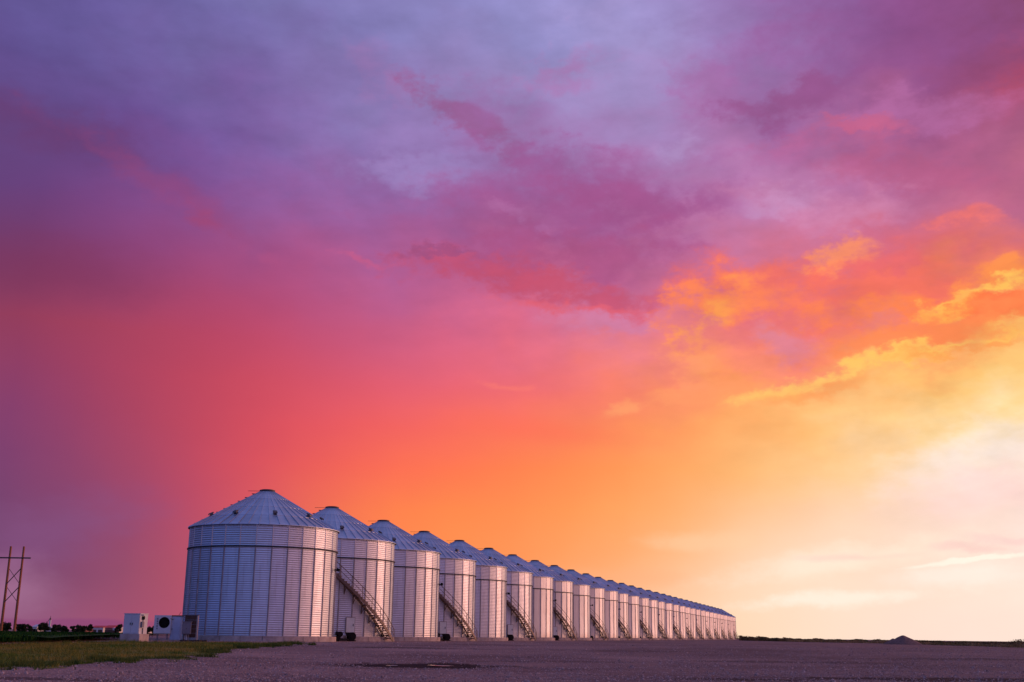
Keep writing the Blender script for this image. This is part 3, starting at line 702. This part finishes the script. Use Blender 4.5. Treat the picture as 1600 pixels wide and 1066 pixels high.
for k in range(32):
    src = protoN if k < NEAR else protoF
    s_ = src if k in (0, NEAR) else copy_tree(src)
    x, y = silo_xy(k); s_.location = (x+(rnd.uniform(-.12, .12) if k else 0), y+(rnd.uniform(-.12, .12) if k else 0), 0); s_.rotation_euler = (0, 0, R_(rnd.uniform(-2, 2)) if k else 0)
    silos.append(s_)
dth = [rnd.uniform(-.04, .04) for _ in range(32)]
def add_stairs(t, near):
    st = obj('staircase', me_str, t)
    if near:
        for i in range(NS): obj('tread', me_treads[i], st)
        for i in range(10): obj('rail_post', me_posts[i], st); obj('bracket', me_brk[i], st)
    else:
        obj('treads', me_tr_all, st, kind='stuff'); obj('rail_posts', me_po_all, st, kind='stuff'); obj('brackets', me_br_all, st, kind='stuff')
    obj('handrail', me_hr, st)
    d = obj('access_door', me_dr, t, rz=R_(-81.2+20)); obj('frame', me_drf, d); obj('handle', me_drh, d)
for k, t in enumerate(silos):
    if k % 2: add_stairs(t, k < NEAR)
    else: obj('floodlight', me_fl, t, (0, 0, 5.65), R_(-6))
    w = ordw(k+1)
    if k == 0: t['label'] = 'nearest and largest steel grain silo at the left end of the row'
    elif k == 31: t['label'] = 'smallest and farthest steel silo at the right end of the row'
    elif k % 2: t['label'] = '%s steel grain silo from the left end of the row, with a curved staircase' % w
    else: t['label'] = '%s steel grain silo from the left end of the row, with no staircase' % w

# aeration blowers on the ground at the silos with stairs
hb_ = MB().tube((0,-.22,.42), (0,.22,.42), .38, n=20).tube((0,-.26,.42), (0,-.22,.42), .2, n=16).box((-.3,0,.62), (.5,.3,.3)); me_h = hb_.mesh('fan_housing', M['black'])
me_mo = MB().tube((-1.15,-.18,.62), (-1.15,.38,.62), .24, n=14).tube((-1.55,0,.70), (-1.3,0,.66), .17, n=12).mesh('motor', M['black'])
me_fr = MB().box((-.7,0,.18), (1.9,.5,.10)).box((-1.35,0,.32), (.42,.36,.22)).box((0,0,.04), (.7,.5,.10)).box((-1.4,0,.06), (.3,.5,.12)).mesh('frame', M['black'])
me_pi = MB().tube((-2.9,.3,.25), (-1.2,.3,.25), .07, n=8).tube((-.9,.1,.50), (-.3,.1,.62), .10, n=8).box((-1.0,.2,.40), (.35,.3,.18)).mesh('pale_duct', M['white'])
for k in range(1, 16, 2):
    x, y = silo_xy(k); a = R_(-81.2+20)
    px, py = x+(RAD+.75)*math.cos(a), y+(RAD+.75)*math.sin(a)
    t = thing('aeration_blower', 'dark aeration blower on the ground at the foot of the %s silo from the left' % ordw(k+1), 'blower', (px, py, ground_z(px, py)+.02), a+PI/2, 'aeration blowers beside the silo stairs')
    obj('fan_housing', me_h, t); obj('motor', me_mo, t); obj('frame', me_fr, t); obj('duct', me_pi, t)

# dark rubble at silo feet
def rubble(name, label, c, n, sx, sy, size, m):
    mb = MB()
    for i in range(n):
        x, y = c[0]+rnd.gauss(0, sx), c[1]+rnd.gauss(0, sy); s = size*rnd.uniform(.5, 1.3); z = ground_z(x, y)
        mb.box((x, y, z+s*.25), (s, s*.8, s*.6), rnd.uniform(0, PI), mx=Matrix.Rotation(rnd.uniform(-.4, .4), 3, 'X'))
    return obj(name, mb.mesh(name, m), kind='stuff', label=label, cat='rubble')

# ------------------------------------------------------------------ electrical gear left of the first silo
def place(px, py): p = hit(px, py); return p
# A: white two-door cabinet on a concrete plinth
p = place(206, 1002.3); D = math.hypot(p.x, p.y); k = D/F_PX   # metres per photo pixel there
ROT = R_(-11)
t = thing('electrical_cabinet', 'white two-door electrical cabinet on a concrete plinth, leftmost of the gear by the silos', 'cabinet', (p.x, p.y+.5, p.z), ROT)
wA_, wB_, hA = 25*k, 23*k, 28*k
pl = 10.5*k
obj('plinth', MB().box((0,0,pl/2-.1), (wA_*1.22, wB_*1.22, pl+.2)).mesh('plinth', M['concrete']), t)
obj('body', MB().box((0,0,pl+hA/2), (wA_, wB_, hA)).mesh('body', M['white']), t)
obj('roof', MB().box((0,0,pl+hA+.02), (wA_+.08, wB_+.08, .04)).mesh('cabinet_roof', M['white']), t)
me = MB().box((0,0,0), (wA_*.47, .03, hA*.92)).mesh('door', M['white'])
for sx in (-1, 1):
    d = obj('door', me, t, (sx*wA_*.243, -wB_/2-.018, pl+hA/2)); obj('handle', MB().box((-sx*wA_*.18, -.035, 0), (.04,.05,.16)).mesh('handle', M['ring']), d)
obj('meter', MB().tube((wA_/2, -.18*1, pl+hA*.80), (wA_/2+.12, -.18, pl+hA*.80), .13, n=18).mesh('meter', M['black']), t)
obj('meter_hood', MB().box((wA_/2+.08, -.18, pl+hA*.95), (.16, .45, .07)).mesh('meter_hood', M['white']), t)
obj('switch_box', MB().box((wA_/2+.07, -.30, pl+hA*.47), (.14, .30, .42)).mesh('switch_box', M['pgrey']), t)
obj('conduit', MB().tube((wA_/2+.05, -.12, 0), (wA_/2+.05, -.12, pl+hA*.3), .035, n=8).tube((wA_/2+.05, -.18, pl+hA*.6), (wA_/2+.05, -.18, pl+hA*.75), .03, n=8).mesh('conduit', M['pgrey']), t)
# B: fan unit on legs
p = place(251, 1000.8); D = math.hypot(p.x, p.y); k = D/F_PX
t = thing('fan_unit', 'white boxed fan unit with a big round dark opening raised on thin legs', 'fan unit', (p.x, p.y+.3, p.z), R_(5))
w, h, dp = 24*k, 26*k, .55; zc = 9.5*k+h/2
fr = MB(); r0 = 7.9*k; cx_, cz_ = 2.4*k, 2.6*k; n = 40
ring = [(cx_+r0*math.cos(2*PI*i/n), -dp/2, zc+cz_+r0*math.sin(2*PI*i/n)) for i in range(n)]
def sqp(i):
    a = 2*PI*(i)/n; c, s_ = math.cos(a), math.sin(a); q = max(abs(c), abs(s_)); x_, z_ = c/q*w/2, s_/q*h/2; return (x_, -dp/2, zc+z_)
sq = [sqp(i) for i in range(n)]
fr.add(ring+sq, [(i, (i+1) % n, n+(i+1) % n, n+i)[::-1] for i in range(n)])
fr.box((0, dp/2-.02, zc), (w, .04, h)).box((-w/2+.02, 0, zc), (.04, dp-.06, h)).box((w/2-.02, 0, zc), (.04, dp-.06, h)).box((0, 0, zc+h/2-.02), (w-.09, dp-.06, .04)).box((0, 0, zc-h/2+.02), (w-.09, dp-.06, .04))
obj('housing', fr.mesh('housing', M['white']), t)
obj('fan_ring', MB().add([(x_, y_+dy, z_) for dy in (0, .2) for x_, y_, z_ in ring], [(i, n+i, n+(i+1) % n, (i+1) % n) for i in range(n)]).mesh('fan_ring', M['black']), t)
hub = MB().tube((cx_, -dp/2+.1, zc+cz_), (cx_, -dp/2+.2, zc+cz_), .09, n=12)
hub.tube((cx_, -dp/2+.21, zc+cz_), (cx_, -dp/2+.22, zc+cz_), r0, n=24)
obj('hub', hub.mesh('hub', M['black']), t)
for i in range(5):
    a = 2*PI*i/5; obj('fan_blade', MB().box((cx_+r0*.5*math.cos(a), -dp/2+.15, zc+cz_+r0*.5*math.sin(a)), (r0*.8, .02, .16), 0, mx=Matrix.Rotation(-a, 3, 'Y')).mesh('fan_blade', M['black']), t)
for i in range(5): obj('louvre', MB().box((-w/2+.26, -dp/2-.012, zc+h*.3-i*h*.13), (.10, .02, h*.08)).mesh('louvre', M['pgrey']), t)
obj('lower_panel', MB().box((0, -dp/2-.01, zc-h*.39), (w*.96, .02, h*.18)).mesh('lower_panel', M['white']), t)
for sx in (-1, 1):
    for sy in (-1, 1): obj('leg', MB().tube((sx*w*.28, sy*dp*.35, -.1), (sx*w*.28, sy*dp*.35, zc-h/2), .028, n=8).mesh('leg', M['pgrey']), t)
# C: tall blue-grey cabinet with one door
p = place(271.5, 1001); D = math.hypot(p.x, p.y); k = D/F_PX
t = thing('door_cabinet', 'tall narrow blue-grey cabinet with a single door, right of the fan unit', 'cabinet', (p.x, p.y+.45, p.z), R_(8))
w, h, dp = 15*k, 33.5*k, .7
obj('body', MB().box((0,0,h/2+.06), (w, dp, h)).mesh('body', M['blue']), t)
obj('roof', MB().box((.05*w,0,h+.09), (w+.14, dp+.16, .06)).mesh('cabinet_roof', M['board']), t)
d = obj('door', MB().box((0,-dp/2-.02,h/2+.07), (w*.82, .04, h*.93)).mesh('door', M['blue']), t); obj('door_panel', MB().box((.03*w,-dp/2-.048,h/2+.07), (w*.58, .016, h*.82)).mesh('door_panel', M['blue']), d); obj('handle', MB().box((-w*.34,-dp/2-.06,h*.48), (.04,.06,.13)).mesh('handle', M['ring']), d)
obj('slab', MB().box((-.3*w,0,0), (w*2.1, dp+.5, .12)).mesh('slab', M['concrete']), t)
# D: board backing with grey box
p = place(294, 1001.5); D = math.hypot(p.x, p.y); k = D/F_PX
t = thing('meter_board', 'dark brown board on a pale right-hand post, against the first silo', 'board', (p.x, p.y+.6, p.z), R_(-6))
w, h = 17*k, 36*k
for i in range(5): obj('plank', MB().box((0, 0, h-(i+.5)*h*.175), (w*rnd.uniform(.985, 1.0), .04, h*.168)).mesh('plank', M['board']), t)
obj('post', MB().box((w/2+.04, -.02, h/2-.1), (.12, .12, h+.2)).mesh('post', M['concrete']), t); obj('post', MB().box((-w/2-.05, .03, h/2-.1), (.10, .10, h+.2)).mesh('post', M['board']), t)
obj('cap', MB().box((-.02, 0, h+.03), (w+.25, .16, .05)).mesh('cap', M['board']), t)
p2 = p; t2 = thing('meter_box', 'grey steel box on upright conduits in front of the brown board', 'meter box', (p.x-4.5*k, p.y+.2, p.z), R_(10))
wb2, hb2 = 12.5*k, 17*k; z0 = 9.5*k
obj('body', MB().box((0,0,z0+hb2/2), (wb2, .42, hb2)).mesh('body', M['pgrey']), t2); obj('lid', MB().box((0,-.01,z0+hb2+.03), (wb2+.08, .5, .05)).mesh('lid', M['pgrey']), t2)
obj('door', MB().box((0,-.225,z0+hb2/2), (wb2*.9, .025, hb2*.9)).mesh('door', M['pgrey']), t2); obj('latch', MB().box((0,-.25,z0+hb2*.45), (.05,.03,.07)).mesh('latch', M['ring']), t2)
for i in range(4): obj('conduit', MB().tube((-.22+i*.13, 0, -.1), (-.22+i*.13, 0, z0), .032, n=8).mesh('conduit', M['white'] if i in (1, 2) else M['pgrey']), t2)
q = place(305, 1003); rubble('broken_rubble', 'dark broken rubble lying at the foot of the brown board', (q.x-.3, q.y+.2), 45, .55, .18, .17, M['rubble'])
q1, q2 = at(266, 967, D), at(283, 956.5, D+6)
obj('overhead_cable', MB().path([q1.lerp(q2, i/8)-Vector((0,0,.25*math.sin(PI*i/8))) for i in range(9)], .018, 5).mesh('overhead_cable', M['black']), label='thin black cable slanting from the cabinets up to the first silo', cat='cable')
# small stakes near verge
# ------------------------------------------------------------------ H-frame power pole far left
D = 240; b = at(22, 988, D); s_ = D/F_PX
t = thing('power_pole', 'wooden two-pole power line frame with crossarm and X braces at the left edge', 'power pole', (b.x, b.y, 0), 0)
def L3(px, py): q = at(px, py, D); return (q.x-b.x, q.y-b.y, q.z)
topz = L3(36.5, 854)[2]; gz = ground_z(b.x, b.y)-.5; xr = 0; xl = L3(12.3, 854)[0]-L3(36.5, 854)[0]
for xx in (0, xl): obj('pole', MB().tube((xx,0,gz), (xx,0,topz), .26, .19, n=12).mesh('pole', M['wood']), t)
za = L3(33, 872)[2]; obj('crossarm', MB().box((xl/2-.1,-.2,za), (abs(xl)+3.4, .14, .26)).mesh('crossarm', M['pwire']), t)
z1, z2, z3, z4 = L3(30, 888)[2], L3(30, 913.5)[2], L3(30, 917)[2], L3(30, 942)[2]
for za_, zb_ in ((z1, z2), (z3, z4)):
    obj('brace', MB().tube((0,-.16,za_), (xl,-.16,zb_), .085, n=6).mesh('brace', M['pwire']), t); obj('brace', MB().tube((xl,.16,za_), (0,.16,zb_), .05, n=6).mesh('brace', M['pwire']), t)

# ------------------------------------------------------------------ distant trees, sheds and elevator on the left
def tree(px, top, base, halfw, dist, label, name='tree', group='dark trees lining the far side of the crop field', seed=0):
    rr = random.Random(seed+int(px*7)); b = at(px, base, dist); tp = at(px, top, dist); gz = ground_z(b.x, b.y); H = tp.z-gz; w = halfw*dist/F_PX
    t = thing(name, label, 'tree', (b.x, b.y, gz), 0, group)
    tr = MB().tube((0,0,-.3), (0,0,H*.6), w*.09, w*.04, n=7)
    lobes = []
    for i in range(9):
        a = rr.uniform(0, 2*PI); q = rr.uniform(0, .62)*w; lobes.append((q*math.cos(a), q*math.sin(a), H*rr.uniform(.28, .80), w*rr.uniform(.28, .5)))
    lobes.append((0, 0, H*.72, min(w*.5, H*.3)))
    for l_ in lobes[:5]: tr.tube((0,0,H*.25), (l_[0]*.8, l_[1]*.8, l_[2]), w*.04, w*.012, n=5)
    obj('trunk', tr.mesh('trunk', M['bark']), t)
    cb = MB()
    for (lx, ly, lz, lr) in lobes:
        for i in range(170):
            v = Vector((rr.gauss(0, 1), rr.gauss(0, 1), rr.gauss(0, 1))).normalized()*lr*rr.uniform(.45, 1.08)
            c = Vector((lx+v.x, ly+v.y, max(.15, lz+v.z*.85)))
            if c.z > H*1.02: c.z = H*rr.uniform(.9, 1.0)
            s = rr.uniform(.18, .42)*dist/800
            u1 = Vector((rr.gauss(0,1), rr.gauss(0,1), rr.gauss(0,1))).normalized()*s; u2 = u1.cross(Vector((rr.gauss(0,1), rr.gauss(0,1), rr.gauss(0,1)))).normalized()*s*.8
            cb.add([c-u1, c+u2, c+u1, c-u2], [(0,1,2,3)])
    obj('crown', cb.mesh('crown', M['leaf']), t)
TR = [(4,970,8,'dark bushy tree cut by the left edge of the picture'),(13,971,6,'dark tree just left of the power pole foot'),(29,975,6,'low dark tree just right of the power pole'),(37,975,7,'low round tree between the pole and the pale shed'),
 (46,977,5,'small dark tree touching the left side of the pale shed'),(63,973,6,'dark tree to the right of the pale shed'),(70,971.5,8,'broad dark tree left of the grain elevator'),(84,975,5,'small tree at the right foot of the elevator'),(91,975,8,'broad tree beyond the elevator, second to its right'),
 (101,978,6,'low scrubby tree in the middle of the tree line'),(114,976.5,4,'thin small tree at the left end of the gap'),(122,975,6,'round dark tree with a pale patch beneath it'),(130,977,5,'low tree left of the red roofed sheds'),(140,974.5,5,'tall round tree in front of the red sheds'),
 (185,974,5,'small tree touching the left side of the white cabinet'),(233,978,6,'dark bush left of the fan unit'),(243,976,7,'dark bush behind the fan unit')]
for i, (px, top, hw, lb_) in enumerate(TR): tree(px, top, 986, hw*1.15, rnd.uniform(640, 760), lb_, seed=i)
def shed(name, label, x0, x1, top, eave, base, dist, wall, roof, depth=14):
    a, b_ = at(x0, base, dist), at(x1, base, dist); gz = ground_z(a.x, a.y)-.3; ez = at(x0, eave, dist).z; tz = at(x0, top, dist).z; w = b_.x-a.x
    t = thing(name, label, 'shed', ((a.x+b_.x)/2, a.y, gz), 0)
    obj('wall', MB().box((0, depth/2, (ez-gz)/2), (w, depth, ez-gz)).mesh('wall', wall), t)
    e, h = ez-gz+.01, tz-gz
    obj('roof', MB().add([(-w/2-.4,-.5,e),(w/2+.4,-.5,e),(w/2+.4,depth+.5,e),(-w/2-.4,depth+.5,e),(-w/2-.4,depth/2,h),(w/2+.4,depth/2,h)], [(0,1,5,4),(2,3,4,5),(0,4,3),(1,2,5),(3,2,1,0)]).mesh('roof', roof), t)
    for i in range(max(2, int(w/7))):
        xx = -w/2+(i+.5)*w/max(2, int(w/7)); obj('door', MB().box((xx, -.05, (ez-gz)*.35), (2.6, .1, (ez-gz)*.65)).mesh('door', M['board']), t)
    return t
shed('long_shed', 'long low shed with a red roof and pale walls', 143, 163, 977.5, 980.5, 984.5, 800, M['bwall'], M['redroof'])
shed('tall_shed', 'bright red shed at the right end of the distant sheds', 164, 178, 977, 981, 984, 780, M['brown'], M['redroof'])
shed('small_shed', 'pale shed between the red sheds and the white cabinet', 176, 186, 980, 982, 984.5, 760, M['bwall'], M['white'])
shed('pale_shed', 'pale blue-roofed shed among the trees left of the elevator', 50, 58.5, 975.5, 979.5, 984, 790, M['bwall'], M['white'])
shed('low_shed', 'low pale shed half hidden under the middle trees', 112, 136, 982, 983.2, 984.8, 770, M['brown'], M['brown'])
shed('far_shed', 'pale roofed shed seen between the white cabinet and the fan unit', 221, 232, 980, 982, 985, 780, M['bwall'], M['white'])
# grain elevator
D = 900; b = at(77, 984, D); gz = ground_z(b.x, b.y); tz = at(77, 965.5, D).z-gz; q = D/F_PX
t = thing('grain_elevator', 'distant slim grain elevator tower lit pink above the trees', 'elevator', (b.x, b.y, gz), 0)
obj('tower', MB().box((0,0,tz*.42), (2.2*q, 2.2*q, tz*.84)).mesh('tower', M['bwall']), t)
obj('head_house', MB().box((0,0,tz*.92), (1.6*q, 1.6*q, tz*.12)).tube((0,0,tz*.95), (0,0,tz*1.12), .35*q, n=6).mesh('head_house', M['stair']), t)
obj('spout', MB().tube((-.6*q,0,tz*.98), (-5.5*q,0,tz*.55), .3*q, n=6).mesh('spout', M['stair']), t)
for sx, l in ((-3.2, .42), (2.6, .36)): obj('bin', MB().tube((sx*q,0,0), (sx*q,0,tz*l), 1.6*q, n=16).tube((sx*q,0,tz*l), (sx*q,0,tz*(l+.08)), 1.6*q, .1, n=16).mesh('bin', M['bwall']), t)

# ------------------------------------------------------------------ right side: gravel pile, weeds and hedge line
p = hit(1413, 1008.3); D = math.hypot(p.x, p.y); q = D/F_PX
def pile(name, label, px, halfw, h, pyb):
    c = hit(px, pyb); D = math.hypot(c.x, c.y); q = D/F_PX; w = halfw*q; H = h*q; n, m_ = 40, 12; vs = [(0, 0, H)]; 
    for j in range(1, m_+1):
        for i in range(n):
            a = 2*PI*i/n; r = j/m_; k = 1+.12*noise.noise(Vector((math.cos(a)*2, math.sin(a)*2, px)))
            z = H*(1.09-math.sqrt(r*r*1.19*.985+.008*1.0))*(1 if j < m_ else 0)+.10*noise.noise(Vector((math.cos(a)*r*4, math.sin(a)*r*4, px+3)))*(1-r)
            vs.append((math.cos(a)*r*w*k, math.sin(a)*r*w*k, z-(.1 if j == m_ else 0)))
    fs = [(0, 1+i, 1+(i+1) % n) for i in range(n)]+[(1+(j-1)*n+i, 1+j*n+i, 1+j*n+(i+1) % n, 1+(j-1)*n+(i+1) % n) for j in range(1, m_) for i in range(n)]
    return obj(name, MB().add(vs, fs).mesh(name, M['pile']), None, (c.x, c.y, ground_z(c.x, c.y)), label=label, cat='gravel pile')
pile('gravel_pile', 'cone of grey gravel heaped at the far edge of the yard', 1412, 26, 12.8, 1007.2)
pile('gravel_pile', 'low hump of gravel leaning against the left side of the cone', 1396, 15, 8, 1006.8)
hedge_pts = [(1156,999.3,370,6.0),(1200,1000,350,5.5),(1260,1001,320,5),(1330,1002,290,4.5),(1400,1004,250,4.5),(1460,1006,220,5.5),(1530,1008.5,190,6),(1610,1011.5,160,8)]
def hedge(name, label, x0, x1, n, m, hscale=1, dens=1, spread=10):
    mb = MB()
    for i in range(n):
        px = rnd.uniform(x0, x1)
        for a_, b_ in zip(hedge_pts[:-1], hedge_pts[1:]):
            if a_[0] <= px <= b_[0]: f = (px-a_[0])/(b_[0]-a_[0]); D = a_[2]+(b_[2]-a_[2])*f; hh = a_[3]+(b_[3]-a_[3])*f; break
        else: continue
        Dd = D+abs(rnd.gauss(0, spread)); r = at(px, 1000, Dd); z = ground_z(r.x, r.y); q = D/F_PX
        H = hh*q*hscale*(.50+1.0*max(0, .35+noise.noise(Vector((px*.06, 0, 7)))+.5*noise.noise(Vector((px*.25, 2, 1)))))
        for _ in range(3):
            c = Vector((r.x+rnd.gauss(0,.4), r.y+rnd.gauss(0,.4), z+rnd.random()**.8*H)); s = rnd.uniform(.08, .22)*q/.17
            u1 = Vector((rnd.gauss(0,1), rnd.gauss(0,1), rnd.gauss(0,1.4))).normalized()*s; u2 = u1.cross(Vector((rnd.gauss(0,1), rnd.gauss(0,1), rnd.gauss(0,1)))).normalized()*s*.5
            mb.add([c-u1, c+u2, c+u1, c-u2], [(0,1,2,3)])
    return obj(name, mb.mesh(name, m), kind='stuff', label=label, cat='shrubs')
hedge('roadside_scrub', 'dark line of scrub along the horizon right of the silos', 1156, 1470, 9000, M['weed'])
hedge('weedy_bank', 'olive weeds along the right edge of the yard', 1400, 1610, 8000, M['weed'], 1.0, spread=16)
M['dryweed'] = mat('dry_weeds', (.36,.22,.10), .9, 0, 0, .15, 5, (.14,.11,.04), spec=.1)
hedge_pts = [(a, b, c-14, d*.8) for a, b, c, d in hedge_pts]
hedge('dry_weeds', 'tan dry weeds in ragged clumps in front of the dark scrub', 1230, 1610, 3200, M['dryweed'], .9, spread=10)
